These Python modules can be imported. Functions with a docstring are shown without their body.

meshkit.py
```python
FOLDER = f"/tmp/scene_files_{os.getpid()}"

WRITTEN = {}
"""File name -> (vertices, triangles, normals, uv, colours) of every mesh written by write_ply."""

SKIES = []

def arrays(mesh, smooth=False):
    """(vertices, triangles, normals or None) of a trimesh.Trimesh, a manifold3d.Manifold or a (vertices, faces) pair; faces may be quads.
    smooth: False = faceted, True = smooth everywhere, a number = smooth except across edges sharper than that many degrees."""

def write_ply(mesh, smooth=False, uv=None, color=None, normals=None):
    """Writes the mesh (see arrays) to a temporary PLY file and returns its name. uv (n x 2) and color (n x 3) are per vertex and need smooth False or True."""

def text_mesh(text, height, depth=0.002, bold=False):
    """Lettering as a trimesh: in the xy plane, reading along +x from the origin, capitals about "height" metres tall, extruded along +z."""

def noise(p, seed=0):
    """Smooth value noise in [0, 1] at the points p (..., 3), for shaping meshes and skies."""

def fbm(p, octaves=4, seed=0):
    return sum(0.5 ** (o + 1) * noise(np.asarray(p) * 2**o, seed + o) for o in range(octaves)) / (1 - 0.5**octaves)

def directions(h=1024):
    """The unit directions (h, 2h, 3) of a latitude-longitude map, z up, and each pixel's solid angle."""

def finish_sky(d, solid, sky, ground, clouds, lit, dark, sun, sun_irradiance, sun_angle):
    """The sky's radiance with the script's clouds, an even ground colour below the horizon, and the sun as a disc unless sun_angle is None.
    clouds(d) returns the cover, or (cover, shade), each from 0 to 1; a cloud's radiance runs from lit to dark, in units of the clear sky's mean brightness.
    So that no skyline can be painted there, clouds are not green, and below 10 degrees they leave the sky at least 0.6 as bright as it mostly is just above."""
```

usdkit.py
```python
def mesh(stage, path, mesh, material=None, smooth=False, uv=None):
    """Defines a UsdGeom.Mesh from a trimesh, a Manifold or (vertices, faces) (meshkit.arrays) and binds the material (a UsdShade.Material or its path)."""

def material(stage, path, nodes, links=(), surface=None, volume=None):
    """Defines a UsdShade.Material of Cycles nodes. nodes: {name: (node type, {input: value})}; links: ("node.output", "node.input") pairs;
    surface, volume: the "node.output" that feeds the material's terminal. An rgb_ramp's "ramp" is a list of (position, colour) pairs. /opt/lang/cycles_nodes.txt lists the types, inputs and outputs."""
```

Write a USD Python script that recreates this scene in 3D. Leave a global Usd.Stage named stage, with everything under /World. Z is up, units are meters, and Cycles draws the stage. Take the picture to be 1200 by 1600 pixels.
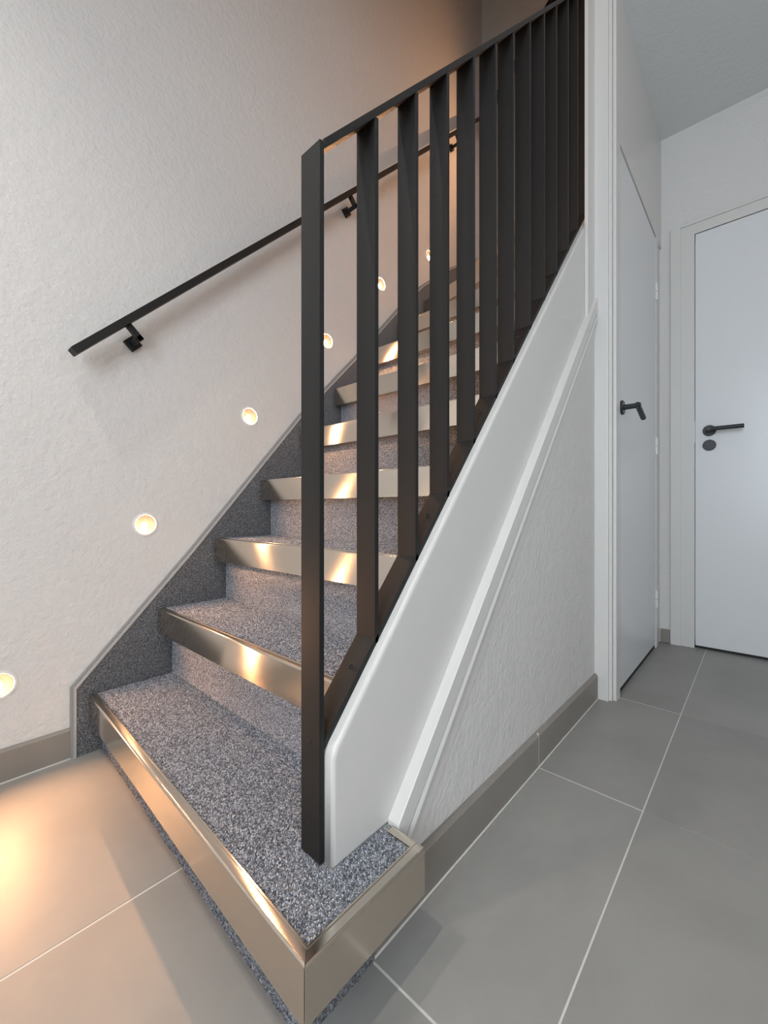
import math
import numpy as np
import trimesh
import manifold3d as m3
from shapely.geometry import Polygon
from scipy.spatial import ConvexHull
from pxr import Usd, UsdGeom, UsdLux, UsdShade, Gf, Sdf, Vt
import usdkit, meshkit

stage = Usd.Stage.CreateInMemory()
UsdGeom.SetStageUpAxis(stage, UsdGeom.Tokens.z)
UsdGeom.SetStageMetersPerUnit(stage, 1.0)
UsdGeom.Xform.Define(stage, '/World')
rng = np.random.default_rng(7)

# ------------------------------------------------------------------ camera
F_PX = 654.0                       # focal length in pixels of the 1200 px wide frame
YAW = math.atan((1190 - 600) / F_PX)
cam = UsdGeom.Camera.Define(stage, '/World/camera')
cam.CreateHorizontalApertureAttr(36.0)
cam.CreateVerticalApertureAttr(48.0)
cam.CreateFocalLengthAttr(36.0 * F_PX / 1200)
cam.CreateVerticalApertureOffsetAttr(-5 * 36.0 / 1200)
cam.CreateClippingRangeAttr(Gf.Vec2f(0.02, 100))
cam.CreateExposureAttr(-0.1)
cam.AddTranslateOp().Set(Gf.Vec3d(0, 0, 0.68))
cam.AddRotateXYZOp().Set(Gf.Vec3f(90, 0, math.degrees(YAW)))

# ------------------------------------------------------------------ light
DAY = (0.77, 0.89, 1.0)
def rect_light(name, loc, rot, w, h, power, color):
    l = UsdLux.RectLight.Define(stage, '/World/' + name)
    l.CreateWidthAttr(w); l.CreateHeightAttr(h); l.CreateIntensityAttr(power); l.CreateColorAttr(Gf.Vec3f(*color))
    l.AddTranslateOp().Set(Gf.Vec3d(*loc)); l.AddRotateXYZOp().Set(Gf.Vec3f(*rot))
    return l
dome = UsdLux.DomeLight.Define(stage, '/World/sky')
dome.CreateIntensityAttr(0.3); dome.CreateColorAttr(Gf.Vec3f(0.75, 0.87, 1.0))
# daylight through the glazing of the front door (behind) and the hall window (right)
rect_light('daylight_front', (0.45, -1.53, 1.35), (90, 0, 0), 0.85, 1.7, 10.5, DAY)
rect_light('daylight_side', (1.17, 0.35, 1.45), (90, 0, 90), 1.1, 1.3, 0.6, DAY)
LAMP_POWER = 3200.0
CEILING_SPOT = 1650.0

# ------------------------------------------------------------------ materials
def mat(name, nodes, links=(), surface='p.BSDF'):
    return usdkit.material(stage, '/World/Looks/' + name, nodes, links, surface=surface)

def plain(name, color, rough, **kw):
    return mat(name, {'p': ('principled_bsdf', {'base_color': color, 'roughness': rough, **kw})})

def plaster(name, color, scale, strength):
    return mat(name, {
        'g': ('geometry', {}),
        'n': ('noise_texture', {'scale': scale, 'detail': 3.0, 'roughness': 0.55}),
        'v': ('noise_texture', {'scale': scale * 0.31, 'detail': 2.0}),
        'a': ('math', {'math_type': 'add'}),
        'c': ('noise_texture', {'scale': 1.3, 'detail': 2.0}),
        'r': ('rgb_ramp', {'ramp': [(0.3, tuple(x * 0.97 for x in color)), (0.7, color)]}),
        'b': ('bump', {'strength': strength, 'distance': 0.006}),
        'p': ('principled_bsdf', {'roughness': 0.6, 'specular_ior_level': 0.35})},
        [('g.position', 'n.vector'), ('g.position', 'v.vector'), ('g.position', 'c.vector'), ('c.fac', 'r.fac'),
         ('n.fac', 'a.value1'), ('v.fac', 'a.value2'), ('a.value', 'b.height'), ('b.normal', 'p.normal'), ('r.color', 'p.base_color')])

M = {}
M['plaster'] = plaster('plaster_white', (0.70, 0.68, 0.655), 85, 0.4)
M['ceiling'] = plaster('ceiling_white', (0.70, 0.71, 0.70), 150, 0.15)
def gloss(name, color, rough):
    return mat(name, {
        'g': ('geometry', {}), 'n': ('noise_texture', {'scale': 30.0, 'detail': 2.0}),
        'b': ('bump', {'strength': 0.12, 'distance': 0.002}),
        'p': ('principled_bsdf', {'base_color': color, 'roughness': rough})},
        [('g.position', 'n.vector'), ('n.fac', 'b.height'), ('b.normal', 'p.normal')])
M['paint'] = gloss('white_gloss_paint', (0.68, 0.665, 0.635), 0.33)
M['door'] = gloss('white_door_lacquer', (0.74, 0.75, 0.755), 0.28)
M['black'] = mat('black_powder_coat', {
    'g': ('geometry', {}), 'n': ('noise_texture', {'scale': 900.0, 'detail': 1.0}),
    'b': ('bump', {'strength': 0.25, 'distance': 0.0006}),
    'p': ('principled_bsdf', {'base_color': (0.014, 0.0136, 0.0132), 'roughness': 0.52, 'specular_ior_level': 0.32})},
    [('g.position', 'n.vector'), ('n.fac', 'b.height'), ('b.normal', 'p.normal')])
M['handle'] = plain('black_handle', (0.022, 0.024, 0.028), 0.38)
M['dark'] = plain('gap_shade', (0.02, 0.02, 0.02), 0.7)  # black colour standing in for the shade under the doors
M['screw'] = plain('black_screw', (0.008, 0.008, 0.008), 0.4)
def tile_mat(name, k, t=(1, 1, 1)):
    a, b = [tuple(k * q * w for q, w in zip(c, t)) for c in ((0.262, 0.254, 0.238), (0.33, 0.321, 0.302))]
    return mat(name, {
        'g': ('geometry', {}),
        'n': ('noise_texture', {'scale': 2.6, 'detail': 6.0, 'roughness': 0.6, 'distortion': 0.4}),
        'f': ('noise_texture', {'scale': 260.0, 'detail': 2.0}),
        'r': ('rgb_ramp', {'ramp': [(0.3, a), (0.72, b)]}),
        'b': ('bump', {'strength': 0.08, 'distance': 0.001}),
        'p': ('principled_bsdf', {'roughness': 0.46})},
        [('g.position', 'n.vector'), ('g.position', 'f.vector'), ('n.fac', 'r.fac'), ('r.color', 'p.base_color'), ('f.fac', 'b.height'), ('b.normal', 'p.normal')])
M['tile'] = [tile_mat('concrete_tile_a', 1.0), tile_mat('concrete_tile_b', 1.05), tile_mat('concrete_tile_c', 0.96)]
M['skirt'] = tile_mat('concrete_skirting', 0.80, (1.06, 1.0, 0.94))
M['grout'] = plain('pale_grout', (0.62, 0.60, 0.56), 0.85)
M['steel'] = mat('brushed_steel', {
    'g': ('geometry', {}), 'mp': ('mapping', {'scale': (3.0, 3.0, 900.0)}),
    'n': ('noise_texture', {'scale': 1.0, 'detail': 2.0}),
    't': ('tangent', {'direction_type': 'radial', 'axis': 'y'}),
    'r': ('map_range', {'from_min': 0.3, 'from_max': 0.7, 'to_min': 0.125, 'to_max': 0.14}),
    'p': ('principled_bsdf', {'base_color': (0.66, 0.60, 0.52), 'metallic': 1.0, 'anisotropic': 1.0})},
    [('g.position', 'mp.vector'), ('mp.vector', 'n.vector'), ('n.fac', 'r.value'), ('r.result', 'p.roughness'), ('t.tangent', 'p.tangent')])
M['hinge'] = plain('painted_hinge', (0.74, 0.74, 0.73), 0.3)
def carpet(name, lo, hi):
    return mat(name, {
        'g': ('geometry', {}),
        'v': ('voronoi_texture', {'scale': 270.0}),
        'n': ('noise_texture', {'scale': 330.0, 'detail': 2.0, 'roughness': 0.6}),
        'r': ('rgb_ramp', {'ramp': [(0.30, lo), (0.5, tuple((a + b) / 2.4 for a, b in zip(lo, hi))), (0.68, hi)]}),
        'b': ('bump', {'strength': 0.9, 'distance': 0.004}),
        'p': ('principled_bsdf', {'roughness': 0.95, 'specular_ior_level': 0.1, 'sheen_weight': 0.25})},
        [('g.position', 'v.vector'), ('g.position', 'n.vector'), ('n.fac', 'r.fac'), ('r.color', 'p.base_color'), ('v.distance', 'b.height'), ('b.normal', 'p.normal')])
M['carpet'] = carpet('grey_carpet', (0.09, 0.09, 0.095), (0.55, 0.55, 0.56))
for key, k in (('pile', 0.86), ('pile_darkened', 0.56)):  # second is a darker pile copy; carries painted shade on the first riser
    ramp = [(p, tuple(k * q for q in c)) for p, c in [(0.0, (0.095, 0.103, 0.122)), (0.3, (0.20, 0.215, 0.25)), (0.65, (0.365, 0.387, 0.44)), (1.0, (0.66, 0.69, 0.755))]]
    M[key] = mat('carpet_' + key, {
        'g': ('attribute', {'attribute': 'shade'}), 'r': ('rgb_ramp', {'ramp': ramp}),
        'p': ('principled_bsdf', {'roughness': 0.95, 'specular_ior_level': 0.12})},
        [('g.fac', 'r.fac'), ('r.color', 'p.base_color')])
M['carpet_darkened'] = carpet('darkened_grey_carpet', (0.05, 0.048, 0.048), (0.28, 0.275, 0.275))  # darker carpet copy for stringer; on first riser it holds the nosing shade
M['trim_strip'] = plain('grey_edge_strip', (0.30, 0.29, 0.28), 0.6)
M['trim_line'] = plain('pale_edge_line', (0.45, 0.435, 0.42), 0.5)
M['lamp_ring'] = plain('lamp_trim_ring', (0.80, 0.78, 0.74), 0.35)
M['lamp_bowl'] = plain('lamp_reflector', (0.007, 0.0052, 0.006), 1.0, specular_ior_level=0.0)
M['can'] = plain('spot_can', (0.55, 0.53, 0.50), 0.5)
M['bulb'] = mat('lit_bulb', {'e': ('emission', {'color': (1.0, 0.49, 0.215), 'strength': LAMP_POWER})}, surface='e.emission')
M['spot'] = mat('lit_spot', {'e': ('emission', {'color': (1.0, 0.90, 0.79), 'strength': CEILING_SPOT})}, surface='e.emission')

# ------------------------------------------------------------------ helpers
used = {}
def path_for(parent, name):
    base = parent + '/' + name
    n = used.get(base, 0); used[base] = n + 1
    return base if n == 0 else '%s_%03d' % (base, n)

def tag(p, label=None, cat=None, group=None, kind=None):
    for k, v in (('label', label), ('category', cat), ('group', group), ('kind', kind)):
        if v: p.SetCustomDataByKey(k, v)
    return p

def obj(name, mesh, material, parent='/World', smooth=35, **kw):
    parent = parent if isinstance(parent, str) else str(parent.GetPath())
    p = usdkit.mesh(stage, path_for(parent, name), mesh, material, smooth=smooth).GetPrim()
    return tag(p, **kw)

def thing(name, label=None, cat=None, loc=(0, 0, 0), **kw):
    x = UsdGeom.Xform.Define(stage, path_for('/World', name))
    x.AddTranslateOp().Set(Gf.Vec3d(*loc))
    return tag(x.GetPrim(), label, cat, **kw)

def hull(pts):
    pts = np.asarray(pts, float); h = ConvexHull(pts)
    t = trimesh.Trimesh(pts, h.simplices, process=True)
    c = t.vertices.mean(0); fl = np.einsum('ij,ij->i', t.triangles_center - c, t.face_normals) < 0
    t.faces[fl] = t.faces[fl][:, ::-1]
    return trimesh.Trimesh(t.vertices, t.faces, process=True)

def box(x0, x1, y0, y1, z0, z1, c=0.0):
    if c <= 0:
        b = trimesh.creation.box([x1 - x0, y1 - y0, z1 - z0]); b.apply_translation([(x0 + x1) / 2, (y0 + y1) / 2, (z0 + z1) / 2]); return b
    P = []
    for i, x in enumerate((x0, x1)):
        for j, y in enumerate((y0, y1)):
            for k, z in enumerate((z0, z1)):
                s = [1 - 2 * i, 1 - 2 * j, 1 - 2 * k]
                for a in range(3):
                    q = [x + s[0] * c, y + s[1] * c, z + s[2] * c]; q[a] = (x, y, z)[a]; P.append(q)
    return hull(P)

def extrude(poly, a0, a1, axis):
    """Extrudes a 2D outline: axis 'x' takes (y, z), 'y' takes (x, z), 'z' takes (x, y)."""
    t = trimesh.creation.extrude_polygon(poly if isinstance(poly, Polygon) else Polygon(poly), a1 - a0)
    v = t.vertices.copy(); v[:, 2] += a0
    if axis == 'x': v = v[:, [2, 0, 1]]
    elif axis == 'y':
        v = v[:, [0, 2, 1]]; t.faces = t.faces[:, ::-1]
    return trimesh.Trimesh(v, t.faces, process=False)

def soft(poly, a0, a1, axis, r, n=3):
    """Convex outline extruded with rounded rims."""
    P = []
    pg = Polygon(poly)
    for i in range(n + 1):
        t = i / n * math.pi / 2
        q = np.array(pg.buffer(-r * (1 - math.sin(t)), join_style=2).exterior.coords)[:-1]
        for a in (a0 + r * (1 - math.cos(t)), a1 - r * (1 - math.cos(t))):
            o = np.full(len(q), a)
            P.append({'x': np.c_[o, q], 'y': np.c_[q[:, 0], o, q[:, 1]], 'z': np.c_[q, o]}[axis])
    return hull(np.vstack(P))

def bar(a, b, w, h, up=(0, 0, 1), c=0.0015):
    """A rectangular bar from a to b; w across, h along 'up' (made square to the bar)."""
    a, b, up = map(lambda q: np.asarray(q, float), (a, b, up))
    d = b - a; L = np.linalg.norm(d); d /= L
    s = np.cross(d, up); s /= np.linalg.norm(s); u = np.cross(s, d)
    t = box(0, L, -w / 2, w / 2, -h / 2, h / 2, c)
    T = np.eye(4); T[:3, 0], T[:3, 1], T[:3, 2], T[:3, 3] = d, -s, u, a
    t.apply_transform(T); return t

def revolve(profile, axis, loc, n=40):
    t = trimesh.creation.revolve(np.asarray(profile, float), sections=n)
    T = trimesh.geometry.align_vectors([0, 0, 1], axis); T[:3, 3] = loc
    t.apply_transform(T); return t

def rod(a, b, r, n=24, c=0.0015):
    a, b = np.asarray(a, float), np.asarray(b, float); L = np.linalg.norm(b - a)
    return revolve([(0, 0), (r - c, 0), (r, c), (r, L - c), (r - c, L), (0, L)], (b - a) / L, a, n)

def man(t):
    return m3.Manifold(m3.Mesh(np.asarray(t.vertices, np.float32), np.asarray(t.faces, np.uint32)))

def tri(m):
    k = m.to_mesh(); return trimesh.Trimesh(np.array(k.vert_properties)[:, :3], np.array(k.tri_verts), process=True)

join = trimesh.util.concatenate

# ------------------------------------------------------------------ key dimensions (metres)
XW = -1.406            # face of the long plaster wall
YB = 2.544             # face of the wall with the far door
XS = -0.445            # plaster under the stairs
XD = -0.385            # plane of the cupboard door
X_BACK, Y_BACK, X_RIGHT = None, -1.62, 1.25
CEIL = 2.565
UP = 2.86              # upper floor
RISE, RUN = 0.2076, 0.179
Z = lambda n: 0.165 + RISE * (n - 1)
LAMPS = [(0.131, 0.241), (0.464, 0.632), (0.817, 1.022), (1.188, 1.411), (1.535, 1.797), (1.945, 2.12)]
ADDED_LAMP_BACK = (-0.93, 2.86)     # unseen lamp added on the far wall to warm the stair turn

# ------------------------------------------------------------------ floor
floor = thing('floor', kind='structure')
obj('grout_bed', box(XW - 0.05, X_RIGHT, Y_BACK, YB + 0.1, -0.06, -0.0007), M['grout'], floor)
xs = [XW, -0.815, -0.198, 0.41, 1.02, X_RIGHT]
ys = [Y_BACK, -1.39, -0.765, -0.155, 0.4555, 1.089, 1.687, YB]
k = 0
for i in range(len(xs) - 1):
    for j in range(len(ys) - 1):
        g = 0.0013; h = g if i < 2 else 0.0004      # tight cross joints in the right-hand rows
        obj('tile', box(xs[i] + g, xs[i + 1] - g, ys[j] + h, ys[j + 1] - h, -0.02, 0.0, 0.0012 if i < 2 else 0.0004), M['tile'][(i * 5 + j * 2) % 3], floor, smooth=False)

# ------------------------------------------------------------------ walls, ceiling
wl = man(box(XW - 0.14, XW, Y_BACK, YB + 0.1, -0.06, 5.3))
for (y, z) in LAMPS:
    hole = trimesh.creation.cylinder(0.0305, 0.14, sections=40); hole.apply_transform(trimesh.transformations.rotation_matrix(math.pi / 2, [0, 1, 0])); hole.apply_translation([XW + 0.0, y, z])
    wl = wl - man(hole)
obj('wall_left', tri(wl), M['plaster'], kind='structure', smooth=False)
yb1 = YB + 0.12
# wall with the far door (opening left for the door)
DX0, DX1, DZ = -0.242, 0.64, 2.02
back = man(box(XW - 0.14, X_RIGHT + 0.14, YB, yb1, -0.06, 5.3)) - man(box(DX0 - 0.012, DX1 + 0.012, YB - 0.1, yb1 + 0.1, -0.1, DZ + 0.012))
hole = trimesh.creation.cylinder(0.0305, 0.10, sections=40); hole.apply_transform(trimesh.transformations.rotation_matrix(math.pi / 2, [1, 0, 0])); hole.apply_translation([ADDED_LAMP_BACK[0], YB, ADDED_LAMP_BACK[1]])
back = back - man(hole)
obj('wall_back', tri(back), M['plaster'], kind='structure', smooth=False)
obj('wall_right', tri(man(box(X_RIGHT, X_RIGHT + 0.14, Y_BACK - 0.14, yb1, -0.06, 5.3)) - man(box(X_RIGHT - 0.1, X_RIGHT + 0.3, -0.2, 0.9, 0.8, 2.1))), M['plaster'], kind='structure', smooth=False)
obj('wall_front', tri(man(box(XW - 0.14, X_RIGHT, Y_BACK - 0.14, Y_BACK, -0.06, 5.3)) - man(box(0.0, 0.9, Y_BACK - 0.3, Y_BACK + 0.1, 0.05, 2.25))), M['plaster'], kind='structure', smooth=False)
SPOTS = ((-0.88, -0.45), (-0.32, -0.32))
slab = man(box(XS - 0.05, X_RIGHT, -0.21, YB, CEIL, UP)) + man(box(XW, X_RIGHT, Y_BACK, -0.2, CEIL, UP))
for x, y in SPOTS:
    hole = trimesh.creation.cylinder(0.038, 0.12, sections=40); hole.apply_translation([x, y, CEIL]); slab = slab - man(hole)
obj('ceiling', tri(slab), M['ceiling'], kind='structure', smooth=False)
obj('ceiling_upstairs', box(XW - 0.14, X_RIGHT + 0.14, Y_BACK - 0.14, yb1, 5.2, 5.35), M['ceiling'], kind='structure', smooth=False)

# glazing behind and beside the camera, where the daylight comes in
w1 = thing('window_1', kind='structure')
fr = Polygon([(-0.02, 0.05), (0.92, 0.05), (0.92, 2.27), (-0.02, 2.27)], [[(0.05, 0.5), (0.85, 0.5), (0.85, 2.2), (0.05, 2.2)]])
obj('frame', extrude(fr, Y_BACK - 0.08, Y_BACK - 0.02, 'y'), M['paint'], w1, smooth=False)
w2 = thing('window_2', kind='structure')
fr = Polygon([(-0.2, 0.8), (0.9, 0.8), (0.9, 2.1), (-0.2, 2.1)], [[(-0.15, 0.85), (0.85, 0.85), (0.85, 2.05), (-0.15, 2.05)]])
obj('frame', extrude(fr, X_RIGHT + 0.02, X_RIGHT + 0.08, 'x'), M['paint'], w2, smooth=False)

# ---- plaster under the stairs, the post beside it and the wall above the cupboard door
def zl(y): return 0.165 + 1.145 * (y - 0.513)          # line of the batten's upper outer edge
under = Polygon([(0.47, 0.0), (1.625, 0.0), (1.625, zl(1.625) - 0.06), (0.60, zl(0.60) - 0.06), (0.53, 0.14), (0.516, 0.12), (0.516, 0.085), (0.47, 0.085)])
obj('wall_understair', extrude(under, XS - 0.045, XS, 'x'), M['plaster'], kind='structure', smooth=False)
obj('wall_stairwell', join([box(XS - 0.011, XS, 1.545, 1.63, zl(1.545) - 0.03, CEIL + 0.3), box(XS - 0.05, XS - 0.011, 1.655, 1.70, 1.75, 5.2),
     box(XS - 0.075, XD + 0.003, 1.70, YB, 2.009, CEIL)]), M['paint'], kind='structure', smooth=False)

# ------------------------------------------------------------------ skirting tiles
bl = thing('baseboard_left', kind='structure')
seg = [(Y_BACK, -0.95), (-0.948, -0.345), (-0.343, 0.2735)]
for a, b in seg:
    obj('skirting_tile', extrude([(XW, 0.003), (XW + 0.011, 0.003), (XW + 0.011, 0.076), (XW + 0.006, 0.082), (XW, 0.082)], a, b, 'y'), M['skirt'], bl, smooth=False)
obj('grout', box(XW, XW + 0.013, Y_BACK, 0.2735, 0.0, 0.003), M['grout'], bl)
br = thing('baseboard_right', kind='structure')
for a, b in ((0.459, 1.0873), (1.0907, 1.622)):
    obj('skirting_tile', extrude([(XS, 0.004), (XS + 0.0105, 0.004), (XS + 0.0105, 0.082), (XS + 0.004, 0.09), (XS, 0.09)], a, b, 'y'), M['skirt'], br, smooth=False)
obj('grout', join([box(XS, XS + 0.0128, 0.459, 1.622, 0.0, 0.004, 0.001), box(XS, XS + 0.0102, 1.0873, 1.0907, 0.0, 0.0885)]), M['grout'], br)
bb = thing('baseboard_back', kind='structure')
obj('skirting_tile', box(XD + 0.002, -0.345, YB - 0.011, YB, 0.002, 0.068, 0.001), M['skirt'], bb, smooth=False)

# ------------------------------------------------------------------ staircase
stair = thing('staircase', 'narrow winding staircase carpeted in speckled grey with brushed metal nosings', 'staircase')
XL, XR = -1.384, -0.50
# nose lines in plan: (left point, right point)
NOSE = {1: ((XL, 0.313), (-0.380, 0.288))}
for n in range(2, 8):
    NOSE[n] = ((XL, 0.313 + RUN * (n - 1)), (XR, 0.311 + RUN * (n - 1)))
NOSE[8] = ((XL, 1.627), (XR, 1.565))
NOSE[9] = ((XL, 1.860), (XR, 1.640))
NOSE[10] = ((XL, 2.150), (-0.535, 1.700))
NOSE[11] = ((XL, 2.535), (-0.535, 1.745))
NOSE[12] = ((-1.02, 2.535), (-0.535, 1.79))
NOSE[13] = ((-0.72, 2.535), (-0.535, 1.835))
def at_offset(n, d):
    """The nose line of step n moved back into the stair by d."""
    a, b = map(lambda q: np.array(q, float), NOSE[n]); t = (b - a) / np.linalg.norm(b - a); nn = np.array([-t[1], t[0]])
    return a + nn * d, b + nn * d, t, nn

def strip(n, profile, d0=0.0, x_trim=(0, 0)):
    """Sweeps a closed profile of (depth back from the nose, z) along the nose line."""
    a, b, t, nn = at_offset(n, d0)
    a = a + t * x_trim[0]; b = b - t * x_trim[1]
    m = extrude(profile, 0.0, 1.0, 'z'); v = m.vertices; P = np.empty_like(v)
    for i, (d, z, s) in enumerate(v):
        q = a + (b - a) * s + nn * d; P[i] = (q[0], q[1], z)
    return trimesh.Trimesh(P, m.faces, process=False)

def nose_profile(z, h=0.076, f=0.017):
    """Steel angle with a softly rounded arris, a front face and a top flange with a small lip."""
    r = 0.004; arc = [(r - r * math.cos(t), z - r + r * math.sin(t)) for t in np.linspace(0, math.pi / 2, 8)]
    lip = [(f - 0.003, z + 0.0), (f - 0.0025, z + 0.0012), (f, z + 0.0012)]
    return Polygon([(0.0, z - h)] + arc + lip + [(f, z - 0.003), (0.003, z - 0.003), (0.003, z - h)])

OV = np.array([[1, 0, 0], [-1, 0, 0], [0, 1, 0], [0, -1, 0], [0, 0, 1], [0, 0, -1]], float)
OF = np.array([[0, 2, 4], [2, 1, 4], [1, 3, 4], [3, 0, 4], [2, 0, 5], [1, 2, 5], [3, 1, 5], [0, 3, 5]])
def pile(parent, region, origin, eu, ev, en, step=0.0030, look='pile'):
    """Carpet loops over a flat outline: 'region' in the (eu, ev) plane through origin, standing along en."""
    import shapely
    x0, y0, x1, y1 = region.bounds
    U, V = np.meshgrid(np.arange(x0, x1, step), np.arange(y0, y1, step * 0.9))
    U[1::2] += step / 2
    P = np.c_[U.ravel(), V.ravel()] + rng.uniform(-0.42, 0.42, (U.size, 2)) * step
    P = P[shapely.contains_xy(region, P[:, 0], P[:, 1])]
    n = len(P); eu, ev, en = (np.asarray(q, float) for q in (eu, ev, en))
    C = np.asarray(origin, float) + P[:, :1] * eu + P[:, 1:] * ev + en * rng.uniform(-0.0012, 0.0002, (n, 1))
    th, tilt = rng.uniform(0, 2 * math.pi, n), rng.uniform(0.5, 1.35, n)
    lean = np.cos(th)[:, None] * eu + np.sin(th)[:, None] * ev
    a = np.cos(tilt)[:, None] * en + np.sin(tilt)[:, None] * lean
    b = np.cross(a, en); b /= np.linalg.norm(b, axis=1)[:, None]; c = np.cross(a, b)
    la, lb = rng.uniform(0.0022, 0.0034, n), rng.uniform(0.00115, 0.0017, n)
    v = C[:, None] + (OV[None, :, 0, None] * (b * lb[:, None])[:, None] + OV[None, :, 1, None] * (c * lb[:, None])[:, None] + OV[None, :, 2, None] * (a * la[:, None])[:, None])
    f = OF[None] + (np.arange(n) * 6)[:, None, None]
    p = obj('carpet_pile', trimesh.Trimesh(v.reshape(-1, 3), f.reshape(-1, 3), process=False), M[look], parent, smooth=True, kind='stuff')
    UsdGeom.PrimvarsAPI(p).CreatePrimvar('shade', Sdf.ValueTypeNames.FloatArray, 'vertex').Set(Vt.FloatArray.FromNumpy(np.repeat(rng.uniform(0, 1, n), 6).astype(np.float32)))
    return p
def tread_outline(n):
    a, b, t, nn = at_offset(n, 0.003)
    if n == 1:
        return [tuple(a), (-0.383, b[1]), (-0.383, 0.512), (-0.447, 0.512), (XR, 0.535), (XL, 0.535)]
    c, d = at_offset(n + 1, 0.05)[:2]
    c = np.array([c[0], min(c[1], 2.538)])
    out = [tuple(a), tuple(b), tuple(d), tuple(c)]
    if n == 11: out = [tuple(a), tuple(b), tuple(d), (c[0], 2.538), (XL, 2.538)]
    return out

NT = 12
for n in range(1, NT + 1):
    z = Z(n)
    pl = Polygon(tread_outline(n)).buffer(0)
    t = obj('tread', extrude(pl, z - (0.063 if n == 1 else 0.07), z - 0.003, 'z'), M['carpet'], stair, smooth=False)
    if n <= 4:
        face = Polygon(tread_outline(n)).buffer(0)
        back = Polygon([(XL - 0.1, -1), (0, -1), (0, NOSE[n + 1][1][1] + 0.04), (XL - 0.1, NOSE[n + 1][0][1] + 0.041)])
        if n == 1: face = face.buffer(-0.0145, join_style=2).union(face.intersection(Polygon([(XL, 0.36), (-0.398, 0.36), (-0.398, 0.498), (-0.457, 0.4985), (-0.457, 0.6), (XL, 0.6)]))).difference(Polygon([(-0.502, 0.393), (-0.456, 0.393), (-0.456, 0.7), (-0.502, 0.7)]))
        else: face = face.intersection(Polygon([(XL, 0)] + [tuple(q) for q in (at_offset(n, 0.0165)[0], at_offset(n, 0.0165)[1])] + [(XR, 9), (XL, 9)]))
        pile(t, face.intersection(back), (0, 0, z - 0.002), (1, 0, 0), (0, 1, 0), (0, 0, 1))
    if n == 1:
        # front nosing and its return along the open side, mitred at the corner
        A, B, tt, nn = at_offset(1, 0.0); A = A + tt * 0.004
        pr = extrude(nose_profile(z, 0.070), 0.0, 1.0, 'z'); v = pr.vertices
        front, side = np.empty_like(v), np.empty_like(v)
        for i, (d, h, q) in enumerate(v):
            x = -0.380 - d - (0.0004 if q else 0.0); o = A + nn * d
            c = o + tt * ((x - o[0]) / tt[0])
            front[i] = (*c, h) if q else (*o, h)
            o = A + nn * d; x = -0.380 - d; c = o + tt * ((x - o[0]) / tt[0])
            side[i] = (x, 0.5135, h) if q else (x, c[1] + 0.0004, h)
        obj('nosing', trimesh.Trimesh(front, pr.faces, process=False), M['steel'], t, smooth=16)
        end = box(-0.444, -0.381, 0.500, 0.5135, z - 0.004, z + 0.0005, 0.0004)
        obj('nosing', join([trimesh.Trimesh(side, pr.faces, process=False), end]), M['steel'], t, smooth=16)
    else:
        obj('nosing', strip(n, nose_profile(z), x_trim=(0.004, 0.002)), M['steel'], t, smooth=16)
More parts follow.
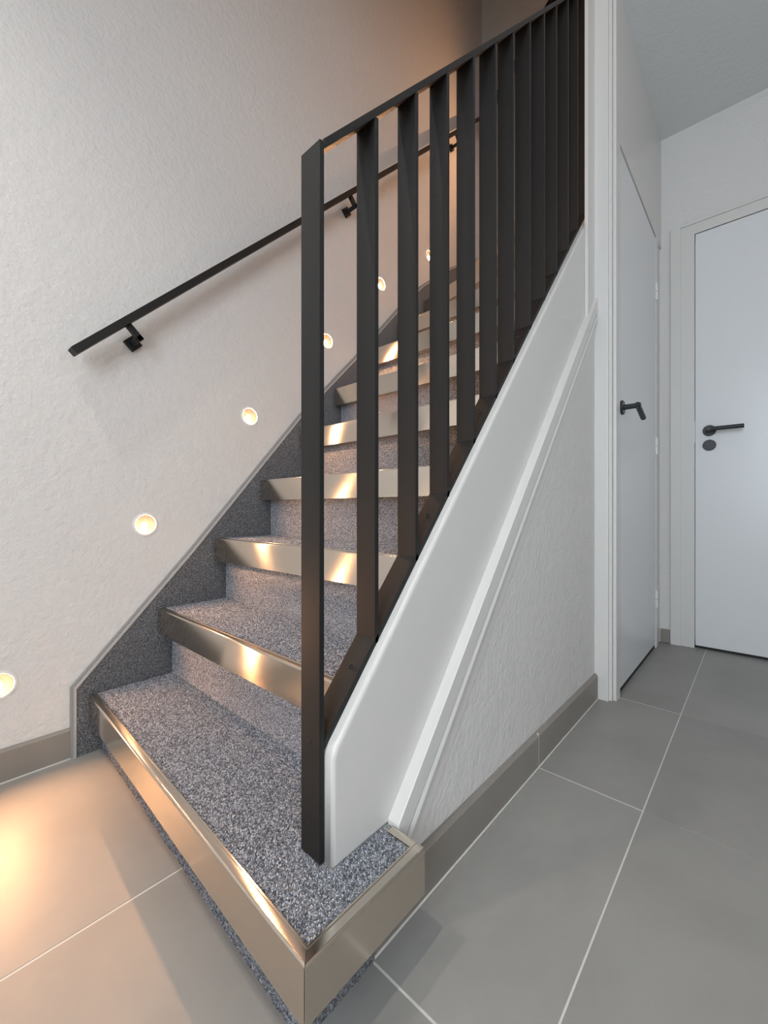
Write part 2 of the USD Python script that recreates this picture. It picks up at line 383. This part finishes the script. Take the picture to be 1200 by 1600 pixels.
for n in range(1, NT + 1):
    z1 = Z(n) - (0.062 if n == 1 else 0.069); z0 = 0.0 if n == 1 else Z(n - 1) - 0.004
    m = strip(n, [(0, z0), (0.016, z0), (0.016, z1), (0, z1)], d0=0.042)
    if n == 1:
        m = join([extrude([(XL, 0.346), (-0.432, 0.324), (-0.432, 0.457), (-0.448, 0.457), (-0.448, 0.342), (XL, 0.364)], 0.0, z1, 'z')])
    rz = obj('riser', m, M['carpet_darkened' if n == 1 else 'carpet'], stair, smooth=False)  # shade under the first nosing painted into a darker carpet colour
    if 1 < n <= 6:
        a, b, tt, nn = at_offset(n, 0.042)
        pile(rz, Polygon([(0, z0), (np.linalg.norm(b - a), z0), (np.linalg.norm(b - a), z1), (0, z1)]), (*a, 0), (*tt, 0), (0, 0, 1), (*-nn, 0))
    elif n == 1:
        pile(rz, Polygon([(0.328, 0.001), (0.456, 0.001), (0.456, z1), (0.328, z1)]), (-0.4325, 0, 0), (0, 1, 0), (0, 0, 1), (1, 0, 0), look='pile_darkened')
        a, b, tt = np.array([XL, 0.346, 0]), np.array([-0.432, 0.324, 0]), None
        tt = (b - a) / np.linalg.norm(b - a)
        pile(rz, Polygon([(0, 0.001), (0.952, 0.001), (0.952, z1), (0, z1)]), a, tt, (0, 0, 1), (tt[1], -tt[0], 0), look='pile_darkened')

# carpeted stringer against the long wall
top = [(0.284, 0.0), (0.284, 0.188), (0.60, 0.537), (1.043, 1.058), (1.348, 1.370), (1.65, 1.697), (1.86, 1.905), (2.15, 2.13), (2.53, 2.36)]
body = Polygon(top + [(2.53, 1.7), (0.75, 0.0)])
st = obj('stringer', extrude(body, XW, XL - 0.006, 'x'), M['carpet_darkened'], stair, smooth=False, label='darker grey carpeted stringer along the plaster wall')
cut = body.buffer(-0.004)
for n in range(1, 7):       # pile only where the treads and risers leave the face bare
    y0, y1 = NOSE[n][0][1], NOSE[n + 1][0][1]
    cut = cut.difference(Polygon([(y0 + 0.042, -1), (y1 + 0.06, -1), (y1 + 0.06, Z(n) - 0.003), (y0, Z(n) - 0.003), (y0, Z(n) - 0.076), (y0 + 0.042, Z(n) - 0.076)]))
pile(st, cut.intersection(Polygon([(0, 0), (1.45, 0), (1.45, 2), (0, 2)])), (XL - 0.0065, 0, 0), (0, 1, 0), (0, 0, 1), (1, 0, 0), look='pile_darkened')
def ribbon(line, w, x0, x1, off=0.0):
    """A strip of width w inside a polyline of (y, z), extruded in x."""
    L = np.array(line); N = []
    for i in range(len(L)):
        d = [v / np.linalg.norm(v) for v in ([L[i] - L[i - 1]] if i else []) + ([L[i + 1] - L[i]] if i + 1 < len(L) else [])]
        nrm = [np.array([q[1], -q[0]]) for q in d]
        m = sum(nrm); m /= np.linalg.norm(m); N.append(m / max(0.5, m @ nrm[0]))
    N = np.array(N)
    return extrude(list(map(tuple, L + N * off)) + list(map(tuple, (L + N * (off + w))[::-1])), x0, x1, 'x')
obj('edge_strip', ribbon(top, 0.011, XW, XL - 0.011, -0.010), M['trim_strip'], st, smooth=False)
obj('edge_line', ribbon(top, 0.0055, XL - 0.0105, XL - 0.0035, -0.0035), M['trim_line'], st, smooth=False)

# white outer stringer with its moulding
def zt(y): return 0.3286 + 1.157 * (y - 0.398)          # top edge
o1 = [(0.397, 0.160), (0.397, 0.318), (0.404, 0.336), (1.70, zt(1.70)), (1.70, zl(1.70) - 0.03), (0.53, 0.160)]
ws = obj('stringer', soft(o1, XR + 0.001, -0.457, 'x', 0.007, 4), M['paint'], stair, label='white painted outer stringer under the black railing')
def slope_strip(x0, x1, d0, d1, y0, y1, c=0.003):
    """A strip along the batten line between d0 and d1 below it (measured in z), from y0 to y1."""
    L = [(y0, zl(y0) - d0), (y1, zl(y1) - d0), (y1, zl(y1) - d1), (y0, zl(y0) - d1)]
    return soft(L, x0, x1, 'x', c, 2)
obj('moulding', slope_strip(-0.458, -0.434, 0.0, 0.050, 0.5165, 1.627, 0.0015), M['paint'], ws, label='white batten along the foot of the outer stringer', smooth=False)
obj('moulding', join([slope_strip(-0.458, -0.4335, 0.057, 0.086, 0.5165, 1.627, 0.0075), slope_strip(-0.458, -0.4425, 0.048, 0.14, 0.55, 1.627, 0.001)]), M['paint'], ws, smooth=False)

# ------------------------------------------------------------------ railing of flat black bars
rail = thing('stair_railing', 'black flat-bar railing with tall slats on the white stringer', 'railing')
BX0, BX1 = -0.518, -0.474
Y0, DY, TH = 0.3865, 0.1047, 0.009
SLATS = [0.5034, 0.6126, 0.7166, 0.8209, 0.9250, 1.0205, 1.1246, 1.2262, 1.3250, 1.4300, 1.5280, 1.6220]
def ztop(y): return 1.211 + 1.118 * (y - 0.3865)
S = 1.118
zb0 = 0.3286
def zbot(y): return zt(y) + 0.001
# newel
obj('newel_post', soft([(BX0, 0.165), (BX1, 0.165), (BX1, ztop(Y0) + 0.004), (BX0, ztop(Y0) + 0.004)], Y0, Y0 + TH, 'y', 0.0012, 2), M['black'], rail)
for y in SLATS:
    obj('baluster', soft([(BX0, zbot(y) + 0.006), (BX1, zbot(y) + 0.006), (BX1, ztop(y) - 0.012), (BX0, ztop(y) - 0.012)], y, y + TH, 'y', 0.0010, 2), M['black'], rail)
tr = [(Y0 + TH - 0.0005, ztop(Y0 + TH) - 0.016), (Y0 + TH - 0.0005, ztop(Y0 + TH)), (1.632, ztop(1.632)), (1.632, ztop(1.632) - 0.016)]
obj('top_rail', soft(tr, BX0, BX1, 'x', 0.0012, 2), M['black'], rail)
brl = [(Y0 + TH, zbot(Y0 + TH)), (Y0 + TH, zbot(Y0 + TH) + 0.014), (1.632, zbot(1.632) + 0.014), (1.632, zbot(1.632))]
obj('bottom_rail', soft(brl, BX0, BX1, 'x', 0.0012, 2), M['black'], rail)
nb = np.array([0, -1.157, 1.0]); nb /= np.linalg.norm(nb)
for k in range(0, 11, 2):
    y = Y0 + DY * (k + 0.78); p = np.array([-0.496, y, zbot(y) + 0.0135])
    obj('screw', revolve([(0, -0.002), (0.0042, -0.002), (0.0042, 0.0006), (0.003, 0.0022), (0.0012, 0.0024), (0.0012, 0.001), (0, 0.001)], nb, p, 16), M['screw'], rail)
for zz in (0.215, 0.335):
    obj('screw', revolve([(0, -0.001), (0.0030, -0.001), (0.0030, 0.0002), (0.002, 0.0009), (0, 0.0010)], (0, -1, 0), (-0.497, Y0, zz), 16), M['screw'], rail)

# ------------------------------------------------------------------ handrail on the long wall
hr = thing('handrail', 'slim black square-edged handrail on brackets along the plaster wall', 'handrail')
XH = XW + 0.062
hs = 0.978
def zh(y): return 1.094 + hs * (y - 0.27)
obj('rail', bar((XH, 0.268, zh(0.268)), (XH, 2.48, zh(2.48)), 0.040, 0.020), M['black'], hr)
obj('rail', bar((XH, 2.485, zh(2.48) - 0.004), (-0.55, 2.485, zh(2.48) + 0.75), 0.040, 0.020, (0, 0, 1)), M['black'], hr, label='upper run turning along the far stairwell wall')
sl = np.array([0, 1, hs]) / math.hypot(1, hs); un = np.array([0, -hs, 1]) / math.hypot(1, hs)
for y in (0.391, 1.261, 2.126):
    c = np.array([XH, y, zh(y)]) - un * 0.010
    d = c - un * 0.042
    b = obj('bracket', join([bar(c, d - un * 0.007, 0.016, 0.016, (1, 0, 0)), bar(d + np.array([0.008, 0, 0]), d + np.array([XW + 0.004 - XH, 0, 0]), 0.016, 0.016, un)]), M['black'], hr)
    obj('plate', bar(d + np.array([XW + 0.012 - XH, 0, 0]), d + np.array([XW + 0.0005 - XH, 0, 0]), 0.036, 0.036, un, 0.001), M['black'], b)

# ------------------------------------------------------------------ step lights in the wall
LL = ['lit round wall light at the left frame edge above the floor tiles',
      'lit round wall light above the second carpeted step',
      'lit round wall light below the lower handrail bracket',
      'lit round wall light seen just right of the black newel post',
      'lit round wall light beside the first slat of the railing',
      'highest round wall light, nearly hidden behind a railing slat']
def step_light(loc, axis, lab):
    s = thing('step_light', lab, 'wall light', loc, group='step lights in the plaster wall')
    ax = np.array(axis, float)
    obj('trim_ring', revolve([(0.0285, 0.0), (0.0285, 0.0012), (0.030, 0.0022), (0.0345, 0.0018), (0.0365, 0.0008), (0.0365, 0.0), (0.0285, 0.0)], axis, ax * 0.0003), M['lamp_ring'], s)
    pr = [(0.0, -0.030), (0.012, -0.030), (0.022, -0.022), (0.0275, -0.006), (0.0285, 0.0), (0.0300, 0.0), (0.0300, -0.036), (0.0, -0.036)]
    obj('reflector', revolve(pr[::-1], axis, (0, 0, 0)), M['lamp_bowl'], s)
    bm = trimesh.creation.capsule(height=0.012, radius=0.0075, count=[16, 12]); bm.apply_translation(ax * -0.0085 + np.array([0, 0, -0.007]))
    obj('bulb', bm, M['bulb'], s, label='glowing warm bulb')
for (y, z), lab in zip(LAMPS, LL):
    step_light((XW, y, z), (1, 0, 0), lab)
step_light((ADDED_LAMP_BACK[0], YB, ADDED_LAMP_BACK[1]), (0, -1, 0), 'added unseen lamp warming the far stairwell wall behind the closely spaced upper slats')  # added lamp, hidden by the slats, to warm the upper corner

# ------------------------------------------------------------------ cupboard door under the stairs and its post
t1 = thing('trim_1', kind='structure')
obj('casing', soft([(-0.447, 0.0), (-0.401, 0.0), (-0.401, CEIL), (-0.447, CEIL)], 1.6225, 1.70, 'y', 0.0022, 2), M['paint'], t1)
obj('door_stop', box(-0.4375, -0.392, 1.634, 1.70, 0.0, CEIL, 0.001), M['paint'], t1)
obj('jamb', soft([(-0.392, 0.0), (-0.380, 0.0), (-0.380, CEIL), (-0.392, CEIL)], 1.644, 1.70, 'y', 0.003, 2), M['paint'], t1)
d1 = thing('door_1', kind='structure')
obj('leaf', soft([(1.702, 0.021), (2.405, 0.021), (2.405, 2.000), (1.702, 2.000)], XD - 0.04, XD, 'x', 0.0015, 2), M['door'], d1)
obj('door_gap_shade', box(XD - 0.06, XD - 0.004, 1.70, 2.41, 0.0, 0.020), M['dark'], d1)  # dark block painting the shade in the gap under the leaf
obj('frame', join([box(XD - 0.06, XD + 0.004, 2.409, 2.46, 0.0, 2.009, 0.002), box(XD - 0.06, XD - 0.004, 2.46, YB, 0.0, 2.009, 0.002), box(XD - 0.06, XD - 0.012, 1.70, 2.46, 1.99, 2.009, 0.002)]), M['paint'], d1, smooth=False)
for zc in (0.24, 0.985, 1.74):
    obj('hinge', join([rod((XD + 0.004, 2.407, zc - 0.042), (XD + 0.004, 2.407, zc - 0.0005), 0.0065), rod((XD + 0.004, 2.407, zc + 0.0005), (XD + 0.004, 2.407, zc + 0.042), 0.0065)]), M['hinge'], d1)
def lever(parent, c, out, along, L=0.128, reach=0.056):
    c, out, along = (np.array(q, float) for q in (c, out, along))
    h = obj('handle', revolve([(0, 0), (0.026, 0), (0.026, 0.006), (0.0245, 0.008), (0.009, 0.008), (0, 0.008)], out, c), M['handle'], parent, label='black lever handle on a round rose')
    e = c + out * reach
    obj('lever', join([rod(c + out * 0.006, e + out * 0.0095, 0.0095), rod(e - along * 0.0095, e + along * L, 0.0095)]), M['handle'], h)
    return h
lever(d1, (XD, 1.738, 1.054), (1, 0, 0), (0, 0.951, -0.309), 0.10, 0.053)

# ------------------------------------------------------------------ far door
d2 = thing('door_2', kind='structure')
obj('leaf', soft([(DX0 + 0.002, 0.014), (DX1 - 0.002, 0.014), (DX1 - 0.002, DZ), (DX0 + 0.002, DZ)], YB - 0.006, YB + 0.034, 'y', 0.0015, 2), M['door'], d2)
obj('door_gap_shade', box(DX0, DX1, YB + 0.004, YB + 0.10, 0.0, 0.012), M['dark'], d2)  # same dark fill for the shaded gap below this leaf
fi = Polygon([(DX0 - 0.057, 0), (DX1 + 0.057, 0), (DX1 + 0.057, DZ + 0.052), (DX0 - 0.057, DZ + 0.052)]).difference(Polygon([(DX0 - 0.0015, -1), (DX1 + 0.0015, -1), (DX1 + 0.0015, DZ + 0.0035), (DX0 - 0.0015, DZ + 0.0035)]))
fo = Polygon([(DX0 - 0.098, 0), (DX1 + 0.098, 0), (DX1 + 0.098, DZ + 0.066), (DX0 - 0.098, DZ + 0.066)]).difference(Polygon([(DX0 - 0.057, -1), (DX1 + 0.057, -1), (DX1 + 0.057, DZ + 0.052), (DX0 - 0.057, DZ + 0.052)]))
obj('frame', extrude(fi, YB - 0.009, YB + 0.06, 'y'), M['paint'], d2, smooth=False)
obj('casing', extrude(fo, YB - 0.016, YB + 0.0, 'y'), M['paint'], d2, smooth=False)
lever(d2, (-0.186, YB - 0.006, 1.055), (0, -1, 0), (1, 0, 0))
obj('keyhole_rose', revolve([(0, 0), (0.026, 0), (0.026, 0.006), (0.0245, 0.008), (0, 0.008)], (0, -1, 0), (-0.186, YB - 0.006, 0.985)), M['handle'], d2, label='round black rose under the lever')
obj('latch_plate', box(DX0 - 0.004, DX0 + 0.001, YB - 0.010, YB - 0.004, 1.0, 1.11, 0.0008), M['hinge'], d2)

# ------------------------------------------------------------------ recessed ceiling spots (behind and above the camera)
for (x, y), lab in zip(SPOTS, ('small recessed ceiling spot nearest the long plaster wall', 'small recessed ceiling spot above the middle of the hall')):
    c = thing('ceiling_spot', lab, 'ceiling spot', (x, y, CEIL))
    obj('trim_ring', revolve([(0.0355, -0.0004), (0.046, -0.0004), (0.045, -0.0035), (0.037, -0.004), (0.0355, -0.0004)][::-1], (0, 0, 1), (0, 0, 0)), M['lamp_ring'], c)
    obj('can', revolve([(0.0355, 0.0), (0.037, 0.0), (0.037, 0.05), (0, 0.05), (0, 0.048), (0.028, 0.048), (0.0355, 0.0)][::-1], (0, 0, 1), (0, 0, 0)), M['can'], c)
    obj('lens', revolve([(0, 0.036), (0.0285, 0.036), (0.0285, 0.0385), (0, 0.0385)], (0, 0, 1), (0, 0, 0)), M['spot'], c)
